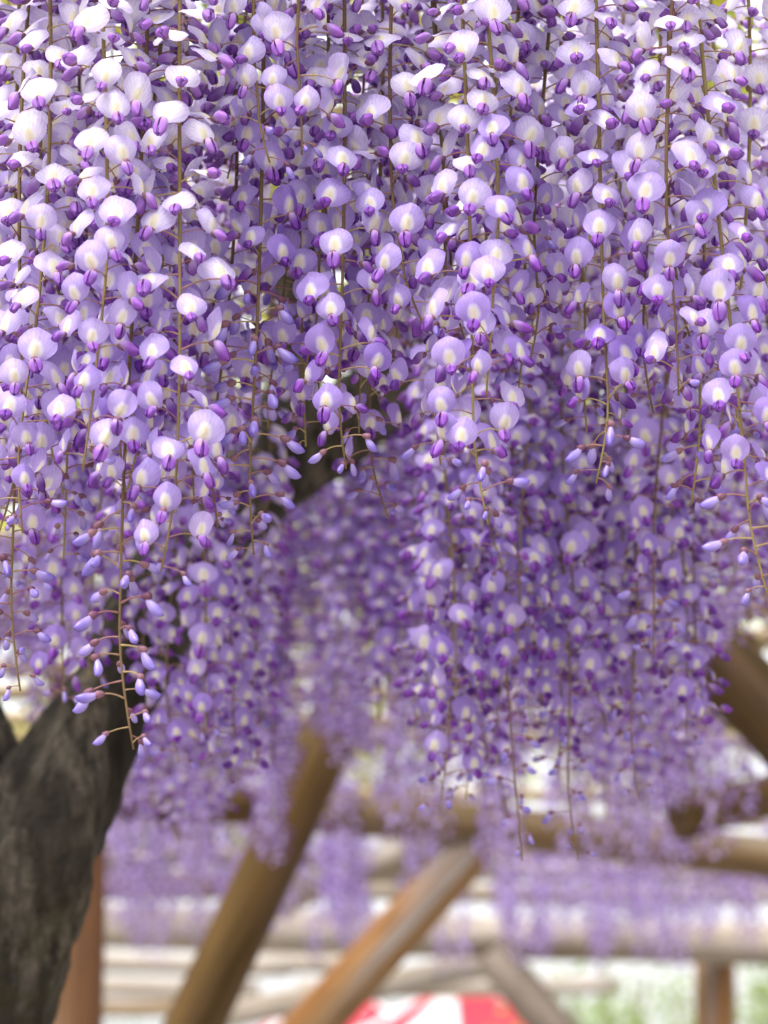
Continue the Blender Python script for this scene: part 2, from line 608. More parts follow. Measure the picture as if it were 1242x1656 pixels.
# ------------------------------------------------------------------ the old vine: trunk, limb
def vine_part(name, path, n, sides, parent, rough=1.0, seed=0.0):
    q = spline(path, n)
    pts = [Vector(r[:3]) for r in q]

    def disp(p, d, r, i, a):
        w = Vector((p.x * 6 + seed, p.y * 6, p.z * 6))
        rid = 0.15 * math.sin(3 * a + 4 * mnoise.noise(w * 0.4) + i * 0.05) + 0.05 * math.sin(7 * a + i * 0.08)
        pp = (p + d * r) * 1.0
        return r * (1 + rough * (rid + 0.20 * mnoise.noise(pp * 9.0 + Vector((seed, 0, 0))) + 0.10 * mnoise.noise(pp * 26.0) + 0.045 * mnoise.noise(pp * 60.0)))
    m = MB()
    v, f = tube(pts, list(q[:, 3]), sides, True, disp)
    m.add(v, f)
    return link(name, m.mesh(name, [M_BARK], True, False), parent)


vb = P(-190, 1656, 2.75)
vine = link('wisteria_vine', None, None, (vb.x - 0.08, vb.y, 0))
tag(vine, 'gnarled old wisteria trunk with dark mossy bark forking into a limb', 'vine trunk')
off = Vector(vine.location)
def rel(px, py, d, r):
    p = P(px, py, d) - off
    return (p.x, p.y, p.z, r)
vine_part('trunk', [(0, 0, -0.05, 0.15), (0.01, 0, 0.6, 0.125), (0.03, 0, 1.1, 0.105), rel(-125, 1760, 2.75, 0.092), rel(-62, 1600, 2.75, 0.088),
                    rel(22, 1420, 2.74, 0.083), rel(92, 1290, 2.74, 0.068), rel(160, 1140, 2.76, 0.046), rel(235, 1000, 2.8, 0.046), rel(320, 880, 2.9, 0.045),
                    rel(430, 765, 3.0, 0.046), rel(540, 690, 3.05, 0.044), rel(650, 615, 3.1, 0.040), rel(800, 520, 3.2, 0.029), rel(1000, 420, 3.3, 0.026)], 220, 40, vine, 1.0)
vine_part('limb', [rel(20, 1430, 2.78, 0.06), rel(-40, 1330, 2.8, 0.055), rel(-55, 1225, 2.8, 0.046), rel(-90, 1120, 2.8, 0.038), rel(-120, 1000, 2.8, 0.034), rel(-130, 880, 2.82, 0.03), rel(-140, 700, 2.85, 0.028)], 90, 30, vine, 1.0, 5.0)
vine_part('limb', [rel(380, 820, 2.95, 0.03), rel(450, 690, 2.98, 0.030), rel(480, 590, 3.0, 0.028), rel(470, 470, 3.0, 0.025), rel(500, 350, 3.0, 0.022)], 70, 26, vine, 1.0, 9.0)


# ------------------------------------------------------------------ flower pieces
def banner_part(seed, fold=0.0, dome=0.20, rings=6, segs=22, w=1.0):
    """round banner petal, base at the origin, standing in the XZ plane and facing +Y; metres; petal coordinates in cm"""
    rs = random.Random(seed)
    ph1, ph2 = rs.uniform(0, 6.28), rs.uniform(0, 6.28)
    asym = rs.uniform(-0.10, 0.10)
    curl, side = rs.uniform(-1.2, 0.9), rs.uniform(0, 6.28)
    v, uv, f = [], [], []
    cz = 9.6

    def pt(rho, th):
        x = math.sin(th) * 11.2 * w * (1 + asym * math.sin(th))
        z = math.cos(th) * 10.3
        if math.cos(th) < 0:                       # narrow towards the claw
            x *= 1 - 0.16 * math.cos(th) ** 2
        z += 0.7 * max(0.0, 1 - abs(th if th <= math.pi else 2 * math.pi - th) / 0.35) * rho   # small point at the tip
        x, z = x * rho, z * rho
        y = -dome * 10.0 * rho ** 2.2                                      # rim falls back
        y -= 0.42 * abs(x) * fold                                          # folded along the midline
        y += 0.7 * math.exp(-(x / 1.6) ** 2) * (1 - rho) * 1.1             # raised mid rib
        y += rho ** 3 * (0.8 * math.sin(3 * th + ph1) + 0.5 * math.sin(5 * th + ph2))   # wavy rim
        y -= 1.6 * max(0.0, z / 10) ** 2
        y += rho * 0.45 * math.sin(1.3 * x + ph2) * math.sin(0.9 * z + ph1)   # soft creases
        y += curl * rho ** 4 * max(0.0, math.cos(th - side)) * 3.0               # one edge curls
        return (x, y, z + cz)
    c = pt(0, 0)
    v.append(c)
    for i in range(1, rings + 1):
        rho = (i / rings) ** 0.85
        for k in range(segs):
            v.append(pt(rho, 2 * math.pi * k / segs))
    for k in range(segs):
        f.append((0, 1 + (k + 1) % segs, 1 + k))
    for i in range(rings - 1):
        a, b = 1 + i * segs, 1 + (i + 1) * segs
        for k in range(segs):
            k2 = (k + 1) % segs
            f.append((a + k, a + k2, b + k2, b + k))
    m = MB()
    m.add([(x * .001, y * .001, z * .001) for x, y, z in v], f, 0, [(x * .1, z * .1) for x, y, z in v])
    return m


def pouch(path, wid, hei, segs, groove=0.0, s=0.001):
    """closed petal pouch along a path in the YZ plane"""
    v, uv, f = [], [], []
    n = len(path)
    for i in range(n):
        y, z = path[i]
        y2, z2 = path[min(i + 1, n - 1)]
        y1, z1 = path[max(i - 1, 0)]
        L = math.hypot(y2 - y1, z2 - z1) or 1.0
        ty, tz = (y2 - y1) / L, (z2 - z1) / L
        ny, nz = -tz, ty                              # 'up' normal of the path
        for k in range(segs):
            a = 2 * math.pi * k / segs
            g = 1 - groove * math.exp(-((math.cos(a) - 1) / 0.12) ** 2 * 1.0) - 0.5 * groove * math.exp(-((math.cos(a) + 1) / 0.12) ** 2)
            h = hei[i] * math.cos(a) * g
            x = wid[i] * math.sin(a)
            v.append((x * s, (y + ny * h) * s, (z + nz * h) * s))
            uv.append((k / segs, i / (n - 1)))
    for i in range(n - 1):
        for k in range(segs):
            k2 = (k + 1) % segs
            f.append((i * segs + k2, i * segs + k, (i + 1) * segs + k, (i + 1) * segs + k2))
    f.append(tuple(range(segs)))
    f.append(tuple(reversed(range((n - 1) * segs, n * segs))))
    m = MB()
    m.add(v, f, 0, uv)
    return m


def keel_part(seed, segs=7, n=8):
    """two cupped wing petals either side of the darker pointed keel, pushed forward and down below the banner"""
    rs = random.Random(seed)
    L, dr = rs.uniform(11.5, 13.5), rs.uniform(0.65, 1.05)
    flare, twist = rs.uniform(0.2, 1.3), rs.uniform(-.6, .6)
    m = MB()

    def axis(t):
        return 0.4 + L * (0.84 * t + 0.04 * t * t), 0.8 - L * dr * (0.60 * t - 0.10 * t * t)
    for side in (-1, 1):
        v, uv, f = [], [], []
        for i in range(n):
            t = i / (n - 1)
            y, z = axis(t * 0.96)
            b = math.sin(math.pi * min(1, 0.08 + 0.90 * t) ** 1.15) ** 0.7
            w, h = 0.5 + 3.7 * b, 0.6 + 4.4 * b
            for k in range(segs):
                q = k / (segs - 1)                       # 0 upper edge, 1 lower edge
                bulge = math.sin(math.pi * q ** 0.8) ** 0.8
                x = side * (0.25 + flare * t * (1 - q) * 0.9 + w * bulge) + twist * t
                zz = z + h * (0.92 - 1.80 * q) + 0.35 * math.sin(5 * t + seed + 2 * q)
                v.append((x * .001, (y + (1.2 - 2.6 * (q - .45) ** 2) * t) * .001, zz * .001))
                uv.append((0.15 * k + (0.5 if side > 0 else 0), t * (0.75 + 0.35 * q)))
        for i in range(n - 1):
            for k in range(segs - 1):
                q4 = (i * segs + k, i * segs + k + 1, (i + 1) * segs + k + 1, (i + 1) * segs + k)
                f.append(q4 if side > 0 else q4[::-1])
        m.add(v, f, 0, uv)
    path, wid, hei = [], [], []
    nk = max(4, n - 2)
    for i in range(nk):
        t = i / (nk - 1)
        y, z = axis(t * 1.06)
        path.append((y, z - 0.6 * t))
        b = math.sin(math.pi * min(1, 0.1 + 0.89 * t) ** 1.3) ** 0.8
        wid.append(0.3 + 1.9 * b)
        hei.append(0.3 + 3.2 * b)
    k = pouch(path, wid, hei, max(5, segs), 0.1)
    k.uv = [(u, 1.6 + w) for u, w in k.uv]
    m.add_part(k, Matrix.Identity(4))
    return m


def bud_part(seed, L=13.0, segs=10, n=9, fat=1.0):
    """closed bud: narrow at the calyx, fullest past the middle, drawn to a blunt beak"""
    rs = random.Random(seed)
    droop = rs.uniform(0.45, 0.95)
    path, wid, hei = [], [], []
    for i in range(n):
        t = i / (n - 1)
        path.append((0.5 + L * 0.86 * t, 0.2 - L * droop * (0.85 * t - 0.42 * t * t * t)))
        b = math.sin(math.pi * min(1, 0.13 + 0.86 * t) ** 1.5) ** 0.85
        wid.append((0.3 + 2.3 * b) * fat)
        hei.append((0.35 + 3.3 * b) * fat)
    return pouch(path, wid, hei, segs, 0.16)


def pedicel_part(L, arch, sides=6, calyx=2.4, rings=7):
    """thin arched stalk from the raceme stem to the flower with the cup of the calyx at its end"""
    pts = []
    for i in range(rings):
        t = i / (rings - 1)
        pts.append((0, L * t * .001, (arch * L * math.sin(t * 2.4) * 0.8 - arch * L * 0.25 * t) * .001))
    m = MB()
    v, f = tube(pts, [0.00062] * 2 + [0.00048] * (rings - 2), sides)
    m.add(v, f, 0)
    e = Vector(pts[-1])
    prof = [(-2.6, 0.5), (-1.8, 1.5), (0.2, 2.4), (2.4, 2.7), (3.9, 2.2)]
    k = calyx / 2.4
    cp = [e + Vector((0, a * k * .001, -0.25 * a * k * .001)) for a, _ in prof]
    v, f = tube(cp, [b * k * .001 for _, b in prof], 8)
    m.add(v, f, 1)
    return m, e


PED = [pedicel_part(L, a) for L, a in ((16, .16), (20, .22), (23, .14), (27, .2), (21, .06), (25, .28))]
PED_B = [pedicel_part(L, a, calyx=c) for L, a, c in ((12, .12, 1.9), (14, .2, 2.0), (17, .18, 2.2), (19, .10, 2.2))]
PED_MESH = [p.mesh('flower', [M_PED, M_CAL]) for p, _ in PED]
PEDB_MESH = [p.mesh('bud', [M_PED, M_CAL]) for p, _ in PED_B]
BAN = [banner_part(s, fo, do, w=w) for s, fo, do, w in ((1, 0.0, .16, 1), (2, .25, .2, .97), (3, .1, .26, 1.03), (4, .5, .18, .98), (5, .05, .1, 1.0), (6, .3, .3, .95), (7, 1.1, .2, .92), (8, .15, .2, 1.02), (9, .4, .12, 1.05), (10, .0, .3, .93), (11, .7, .15, 1.0), (12, .2, .05, 1.06), (13, .1, .35, 1.0), (14, .55, .25, .9))]
BAN_MESH = [b.mesh('banner_petal', [M_BAN]) for b in BAN]
KEEL = [keel_part(s) for s in range(6)]
KEEL_MESH = [k.mesh('keel_petals', [M_KEEL]) for k in KEEL]
BUD = [bud_part(s, L, fat=fa) for s, L, fa in ((1, 15.5, .90), (2, 14.5, .86), (3, 17, .95), (4, 15, 1.0))]
BUD_MESH = [b.mesh('bud_petals', [M_BUD]) for b in BUD]

# whole single-mesh flowers for racemes farther in
def whole_flower(k, lo=False):
    rs = random.Random(100 + k)
    m = MB()
    ped, e = pedicel_part(rs.choice((16, 19, 22, 25)), rs.uniform(.06, .25), sides=4, rings=5)
    if not lo:
        ped.m = [2 + q for q in ped.m]
        m.add_part(ped, Matrix.Identity(4))
    b = banner_part(50 + k, rs.choice((0, .1, .3, .6)), rs.uniform(.12, .28), 3 if not lo else 2, 14 if not lo else 8).remap(0)
    kk = keel_part(60 + k, 5 if not lo else 3, 5 if not lo else 4).remap(1)
    yaw, tilt = R(rs.uniform(-30, 30)), R(rs.choice((-5, 5, 15, 25, 40, 55)))
    h = Matrix.Translation(e) @ Matrix.Rotation(yaw, 4, 'Z')
    m.add_part(b, h @ Matrix.Rotation(tilt, 4, 'X'))
    m.add_part(kk, h)
    return m
WHOLE = [whole_flower(k) for k in range(10)]
WHOLE_MESH = [w.mesh('flower', [M_BAN, M_KEEL, M_PED, M_CAL]) for w in WHOLE]
LOWF = [whole_flower(k + 30, True) for k in range(8)]
def whole_bud(k):
    m = MB()
    ped, e = PED_B[k]
    pp = MB(); pp.v, pp.f, pp.uv, pp.m = ped.v, ped.f, ped.uv, [1 + q for q in ped.m]
    m.add_part(pp, Matrix.Identity(4))
    b = MB(); b.v, b.f, b.uv, b.m = BUD[k].v, BUD[k].f, BUD[k].uv, [0] * len(BUD[k].f)
    m.add_part(b, Matrix.Translation(e))
    return m
WBUD = [whole_bud(k) for k in range(4)]
WBUD_MESH = [b.mesh('bud', [M_BUD, M_PED, M_CAL]) for b in WBUD]

LIGHT_AZ = -math.pi / 2      # open side of the trellis: flowers turn to it


def stem_curve(length, lean, rs, wob=0.006):
    """points from the top (0,0,length) down to the tip at the origin"""
    p1, p2 = rs.uniform(0, 6.28), rs.uniform(0, 6.28)
    n = 36
    kink = rs.uniform(-.012, .012)
    out = []
    for i in range(n):
        t = i / (n - 1)                       # 0 at tip
        z = length * t
        x = lean[0] * t + wob * math.sin(4.2 * t * length / 0.5 + p1) * min(1, t * 4) + kink * max(0, 1 - t * 9) ** 1.5
        y = lean[1] * t + wob * math.sin(3.6 * t * length / 0.5 + p2) * min(1, t * 4)
        out.append(Vector((x, y, z)))
    return out


def at_len(curve, s):
    """point at height fraction s in 0..1"""
    k = s * (len(curve) - 1)
    i = min(int(k), len(curve) - 2)
    return curve[i].lerp(curve[i + 1], k - i)


def raceme(tip, ztop, bud_len, seed, label, group=None, detail=2, lean=(0, 0), pale=0.5, flower_top=None, tilt_bias=0.0, dens=1.0, wob=0.009, bud_dens=1.0, bud_scale=1.0):
    rs = random.Random(seed)
    L = ztop - tip.z
    root = link('wisteria_raceme', None, None, tip)
    tag(root, label, 'wisteria raceme', group)
    cv = stem_curve(L, lean, rs, wob)
    rad = [0.00070 + 0.0007 * min(1.0, (i / 35.0) * 2.2) for i in range(len(cv))]
    v, f = tube(cv, rad, 7)
    m = MB()
    m.add(v, f)
    link('stem', m.mesh('stem', [M_STEM], True, False), root)
    s = 0.004
    dens = dens * rs.uniform(0.82, 1.12)
    az = rs.uniform(0, 6.28)
    top = min(L - 0.05, flower_top or 0.72)
    while s < top:
        p = at_len(cv, s / L)
        az += R(137.5) + rs.uniform(-0.5, 0.5)
        ox, oy = math.cos(az), math.sin(az)
        grow = min(1.0, 0.62 + s / 0.12)                   # small tight buds at the very tip
        if s < bud_len:
            k = rs.randrange(4)
            sca = grow * rs.uniform(1.0, 1.28) * bud_scale
            rot = (R(rs.uniform(-24, 20)), R(rs.uniform(-20, 20)), az - math.pi / 2)
            if detail >= 2:
                fl = link('bud', PEDB_MESH[k], root, p, rot, sca)
                link('bud_petals', BUD_MESH[rs.randrange(4)], fl, PED_B[k][1], (R(rs.uniform(-42, 8)), 0, R(rs.uniform(-18, 18))))
            else:
                link('bud', WBUD_MESH[k], root, p, rot, sca)
            s += rs.uniform(0.0052, 0.0080) / bud_dens
        else:
            young = max(0.0, 1 - (s - bud_len) / 0.09)     # the lowest flowers have only just opened
            up = min(1.0, max(0.0, (s - bud_len - 0.04) / 0.36))
            age = min(1.0, max(0.0, pale * (0.30 + 1.1 * up) + rs.uniform(-0.12, 0.2)))
            age = min(1.0, age + 0.4 * min(1.0, max(0.0, (tip.z + s - 2.08) / 0.18)))   # oldest nearest the vine; light from above put into the paleness too
            # the head swings towards the open side
            hx, hy = ox * 0.8, oy * 0.8 - rs.uniform(0.35, 1.25)
            head = math.atan2(hy, hx)
            yaw = (head - az + math.pi) % (2 * math.pi) - math.pi
            yaw = max(-1.25, min(1.25, yaw)) + rs.uniform(-0.25, 0.25)
            tilt = R(rs.gauss(3 + (44 + tilt_bias) * up ** 1.3, 14)) - R(6) * young
            sca = rs.uniform(0.84, 1.12) * (1 - 0.10 * young)
            rot = (R(rs.uniform(-14, 12)), R(rs.uniform(-12, 12)), az - math.pi / 2)
            if detail >= 2:
                k = rs.randrange(len(PED))
                fl = link('flower', PED_MESH[k], root, p, rot, sca)
                bi = 6 if (young > 0.5 and rs.random() < 0.35) else rs.choice((0, 1, 2, 3, 4, 5, 7, 8, 9, 10, 11, 12, 13))
                e = PED[k][1]
                b = link('banner_petal', BAN_MESH[bi], fl, (e.x, e.y + 0.0008, e.z), (tilt, R(rs.uniform(-10, 10)), yaw), 1.03 + 0.10 * up)
                b.color = (age, age, age, 1)
                kb = link('keel_petals', KEEL_MESH[rs.randrange(6)], fl, e, (R(rs.uniform(-42, 4)) + 0.35 * tilt, R(rs.uniform(-14, 14)), yaw), rs.uniform(0.84, 1.04))
                kb.color = (age, age, age, 1)
            else:
                fl = link('flower', WHOLE_MESH[rs.randrange(len(WHOLE_MESH))], root, p, (rot[0] + 0.0, rot[1], rot[2] + 0.55 * yaw), sca)
                fl.color = (age, age, age, 1)
            s += rs.choice((0.0045, 0.006, 0.007, 0.008, 0.011)) / dens
    return root


# ------------------------------------------------------------------ front curtain, hung by hand
FRONT = [  # px at tip, py at tip, depth, bud length, lean of the top (m), pale, label
    (188, 1212, 1.75, 0.170, (.012, .0), .55, 'long raceme ending in well spaced closed buds hanging in front of the trunk'),
    (280, 925, 1.72, 0.010, (.0, .0), .75, 'raceme of open pale flowers right to its tip beside the long budded raceme'),
    (398, 897, 1.80, 0.190, (.012, .0), .25, 'raceme of closed blue violet buds along a bare brown stem with tiny brown tip buds'),
    (546, 758, 1.78, 0.022, (.003, .01), .45, 'short raceme of open flowers hanging before the dark limb, one bud at its tip'),
    (772, 848, 1.74, 0.040, (-.015, .0), .8, 'pale raceme with kinked tip of few buds hanging before purple blossom'),
    (992, 782, 1.76, 0.045, (-.012, .0), .4, 'raceme ending in drooping half open flowers and two last buds'),
    (1222, 988, 1.74, 0.080, (-.035, .0), .45, 'raceme with bent tip of dark buds hanging before the dark orange brace'),
    (12, 1118, 1.90, 0.110, (-.006, .0), .4, 'sparse raceme of drooping buds hanging left of the trunk fork'),
]
HERO = [(190, 'the long budded raceme before the trunk'), (280, 'the raceme open right to its tip'), (398, 'the bare stemmed bud raceme'), (546, 'the short raceme before the dark limb'),
        (772, 'the raceme with the kinked tip'), (992, 'the raceme ending in drooping half open flowers'), (1222, 'the raceme with the bent dark tip'), (12, 'the sparse raceme by the trunk fork')]
def near_hero(x):
    return min(HERO, key=lambda h: abs(h[0] - x))[1]
def same(x, d, pl):
    tone = 'pale' if pl > .68 else 'mid lilac'
    return f"{tone} raceme in full bloom {'beside' if d < 1.88 else 'close behind'} {near_hero(x)}"
MORE = [
    (100, 905, 1.95, .07), (335, 852, 1.93, .04), (605, 838, 1.98, .05), (488, 722, 1.90, .015), (700, 752, 1.82, .02),
    (940, 700, 1.95, .03), (1140, 815, 1.80, .05), (1045, 668, 1.93, .02), (842, 642, 1.90, .02), (880, 580, 1.84, .02),
    (20, 862, 1.76, .02), (78, 800, 1.86, .03), (140, 762, 1.71, .01), (648, 560, 2.02, .02), (792, 640, 1.72, .01),
    (225, 790, 1.84, .02), (1190, 742, 1.86, .03), (1100, 640, 1.74, .01), (430, 690, 1.98, .15), (580, 700, 1.90, .02),
]
sd = 100
for (x, y, d, bl, ln, pl, lab) in FRONT:
    sd += 1
    raceme(P(x, y, d), ZT + rng.uniform(0, .03), bl, sd, lab, 'wisteria racemes of the front curtain', 2, ln, pl, tilt_bias=8, wob=0.0025, bud_dens=1.15)
for (x, y, d, bl) in MORE:
    sd += 1
    pl = rng.uniform(.4, .95)
    raceme(P(x, y, d), ZT + rng.uniform(0, .03), bl, sd, same(x, d, pl), 'front curtain: ' + same(x, d, pl), 2,
           (rng.uniform(-.02, .02), rng.uniform(-.01, .01)), pl, tilt_bias=rng.uniform(-6, 16))


def prof(tab, x):
    return float(np.interp(x, [a for a, _ in tab], [b for _, b in tab]))


NEAR_TIP = [(-80, 880), (150, 850), (330, 820), (395, 520), (460, 440), (520, 640), (600, 640), (650, 540), (720, 640), (800, 640), (860, 570), (950, 620), (1050, 640), (1150, 720), (1330, 800)]
i = 0
for x in np.linspace(-60, 1300, 34):
    sd += 1
    x = float(x + rng.uniform(-18, 18))
    d = rng.uniform(1.72, 2.18)
    y = prof(NEAR_TIP, x) - rng.uniform(0, 330)
    pl = rng.uniform(.4, .95)
    raceme(P(x, y, d), ZT + rng.uniform(0, .03), rng.uniform(.0, .03), sd, same(x, d, pl), 'front curtain: ' + same(x, d, pl), 2,
           (rng.uniform(-.02, .02), rng.uniform(-.01, .01)), pl, tilt_bias=rng.uniform(-6, 16))

# ------------------------------------------------------------------ second curtain, a hand's breadth behind
MID = [(840, 1392, 2.30, .14), (915, 1392, 2.34, .15), (1016, 1292, 2.36, .12), (715, 1312, 2.34, .03), (757, 1292, 2.42, .03), (1062, 1065, 2.22, .06),
       (1108, 1192, 2.38, .01), (1138, 1175, 2.40, .01), (268, 1235, 2.38, .01), (372, 1262, 2.46, .01), (322, 1190, 2.34, .01), (415, 1190, 2.5, .02),
       (98, 1140, 2.30, .02), (55, 975, 2.28, .03), (140, 1095, 2.36, .01), (225, 1120, 2.42, .0), (690, 1180, 2.4, .0), (800, 1190, 2.44, .01), (880, 1180, 2.36, .01),
       (965, 1190, 2.44, .02), (1195, 960, 2.6, .04), (1240, 1010, 2.62, .04), (640, 560, 2.4, .02), (735, 1120, 2.28, .0), (1020, 1120, 2.46, .0), (845, 1080, 2.27, .0),
       (930, 1050, 2.3, .0), (1085, 1090, 2.5, .0), (780, 1240, 2.5, .02), (905, 1260, 2.52, .02)]
def mlab(x):
    return 'violet raceme of second curtain, behind ' + near_hero(x)
BLAB = 'wisteria raceme behind the front curtain drawn out into a thin tip of dark buds'
for (x, y, d, bl) in MID:
    sd += 1
    raceme(P(x, y, d), ZT + rng.uniform(0, .03), bl, sd, BLAB if bl > .1 else mlab(x),
           'bud tipped racemes of the second curtain' if bl > .1 else 'second curtain: ' + mlab(x), 2 if d < 2.37 else 1, (rng.uniform(-.02, .02), 0), rng.uniform(.1, .5),
           bud_dens=0.62 if bl > .1 else 1.0, bud_scale=0.78 if bl > .1 else 1.0)
for x in np.linspace(-60, 1300, 26):
    sd += 1
    x = float(x + rng.uniform(-20, 20))
    d = rng.uniform(2.2, 2.7)
    y = prof([(-80, 960), (150, 960), (330, 950), (400, 560), (500, 480), (640, 480), (690, 900), (760, 980), (1100, 980), (1150, 860), (1330, 860)], x) - rng.uniform(0, 160)
    raceme(P(x, y, d), ZT + rng.uniform(0, .03), rng.uniform(.0, .02), sd, mlab(x), 'second curtain: ' + mlab(x), 1, (rng.uniform(-.02, .02), 0), rng.uniform(.1, .6))


# ------------------------------------------------------------------ racemes deeper under the trellis: one mesh each, shared
def far_raceme_mesh(k, L, lib, step, mats, reach=None):
    rs = random.Random(400 + k)
    m = MB()
    cv = stem_curve(L, (rs.uniform(-.02, .02), 0), rs)
    v, f = tube(cv[::3] + [cv[-1]], [0.0016] * (len(cv[::3]) + 1), 5)
    m.add(v, f, 2)
    s, az = 0.01, rs.uniform(0, 6)
    while s < L - 0.02:
        az += R(137.5) + rs.uniform(-.4, .4)
        p = at_len(cv, s / L)
        sca = min(1.0, 0.5 + s / 0.12) * rs.uniform(.9, 1.1)
        hy = math.sin(az) - rs.uniform(.1, .8)
        a2 = math.atan2(hy, math.cos(az))
        M = Matrix.Translation(p) @ Matrix.Rotation(a2 - math.pi / 2, 4, 'Z') @ Matrix.Rotation(R(rs.uniform(-15, 12)), 4, 'X') @ Matrix.Scale(sca, 4)
        m.add_part(rs.choice(lib), M)
        s += step * rs.uniform(.8, 1.2)
    return m.mesh('wisteria_raceme', mats)


FM = [far_raceme_mesh(k, L, WHOLE, 0.0075, [M_BAN, M_KEEL, M_STEM, M_CAL]) for k, L in enumerate((0.50, 0.60, 0.42, 0.55))]
FL = [far_raceme_mesh(10 + k, L, LOWF, 0.0085, [M_BAN, M_KEEL, M_STEM]) for k, L in enumerate((0.36, 0.45, 0.52, 0.30, 0.41))]
FLEN = {m.name: L for m, L in zip(FM + FL, (0.50, 0.60, 0.42, 0.55, 0.36, 0.45, 0.52, 0.30, 0.41))}


def far(px, py, d, label, group, lib):
    """hang from the lattice; the tip comes near the wanted height"""
    tip = P(px, py, d)
    me = rng.choice(lib)
    L = FLEN[me.name]
    want = max(0.2, min(0.66, ZT - tip.z))
    k = want / L
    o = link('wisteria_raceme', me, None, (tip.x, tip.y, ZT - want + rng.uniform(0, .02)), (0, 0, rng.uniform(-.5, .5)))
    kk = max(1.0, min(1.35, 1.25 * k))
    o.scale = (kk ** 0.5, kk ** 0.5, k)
    a = rng.uniform(.0, .22)  # kept low: deep violet stands in for shade under the roof
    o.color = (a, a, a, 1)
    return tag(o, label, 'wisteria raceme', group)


REG = [  # x range, tip y range, depth range, how many, label, group
    ((430, 720), (930, 1180), (3.35, 4.2), 18, 'wisteria raceme hanging between trunk limb and brown brace, deep in the trellis', 'racemes around the brown brace', FM),
    ((490, 600), (1170, 1240), (4.6, 5.3), 5, 'wisteria raceme hiding the upper end of the brown brace', 'racemes at the top of the brown brace', FM),
    ((185, 470), (1190, 1380), (3.2, 4.8), 19, 'wisteria raceme hanging behind the trunk, deep in the trellis', 'racemes behind the trunk', FM),
    ((-60, 150), (1010, 1230), (3.4, 4.6), 10, 'wisteria raceme hanging behind the trunk, deep in the trellis', 'racemes behind the trunk', FM),
    ((600, 1140), (1130, 1330), (3.0, 5.0), 26, 'wisteria raceme hanging above the tan beam, deep in the trellis', 'racemes above the tan beam', FM),
    ((1120, 1330), (960, 1120), (3.0, 4.2), 10, 'wisteria raceme hanging beside the dark orange brace', 'racemes beside the orange brace', FM),
    ((405, 455), (1390, 1445), (4.9, 5.3), 2, 'wisteria raceme hanging against the face of the brown brace', 'racemes against the brown brace', FM),
    ((500, 1260), (1240, 1350), (4.6, 6.8), 24, 'wisteria raceme hanging before and around the tan beam', 'racemes around the tan beam', FL),
    ((1040, 1110), (1400, 1440), (6.4, 6.9), 4, 'wisteria raceme trailing down across the tan beam', 'racemes across the tan beam', FL),
    ((810, 1170), (1480, 1575), (8.0, 10.3), 24, 'wisteria raceme hanging across the long grey beam', 'racemes across the long grey beam', FL),
    ((1150, 1300), (1430, 1480), (8.5, 10.5), 5, 'wisteria raceme hanging across the long grey beam', 'racemes across the long grey beam', FL),
    ((520, 590), (1500, 1545), (7.6, 8.2), 4, 'wisteria raceme hanging between the brown and orange braces', 'racemes between the braces', FL),
    ((165, 410), (1360, 1500), (6.4, 9.5), 20, 'wisteria raceme hanging over the far pale beams', 'racemes over the far beams', FL),
    ((580, 820), (1330, 1400), (7.5, 9.5), 8, 'wisteria raceme hanging behind the tan beam', 'racemes behind the tan beam', FL),
]
for (xr, yr, dr, n, lab, grp, lib) in REG:
    for k in range(n):
        x = xr[0] + (xr[1] - xr[0]) * (k + rng.random()) / n
        far(x, rng.uniform(*yr), rng.uniform(*dr), lab, grp, lib)

# the rest of the blossom far back under the roof: a mass nobody could count
def mass(n):
    m = MB()
    libs = [far_part(60 + k, L) for k, L in enumerate((.28, .34, .40))]
    for k in range(n):
        y = rng.uniform(5.6, 10.6)
        x = rng.uniform(-.165, .165) * y
        m.add_part(rng.choice(libs), Matrix.Translation((x, y, ZT - .36 + rng.uniform(-.08, .12))) @ Matrix.Rotation(rng.uniform(-.6, .6), 4, 'Z'))
    return m
def far_part(k, L):
    rs = random.Random(k)
    m = MB()
    cv = stem_curve(L, (0, 0), rs)
    v, f = tube(cv[::7] + [cv[-1]], [.0016] * (len(cv[::7]) + 1), 4)
    m.add(v, f, 2)
    s, az = .01, 0.0
    while s < L:
        az += 2.4 + rs.uniform(-.4, .4)
        m.add_part(rs.choice(LOWF), Matrix.Translation(at_len(cv, s / L)) @ Matrix.Rotation(az, 4, 'Z') @ Matrix.Scale(1.15 * min(1, .5 + s / .1), 4))
        s += .012
    return m
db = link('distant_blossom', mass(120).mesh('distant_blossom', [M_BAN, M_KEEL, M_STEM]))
db.color = (.1, .1, .1, 1)  # same deep tone, roof shade put into the colour
tag(db, 'mass of distant wisteria blossom under the far end of the lattice', 'blossom', kind='stuff')

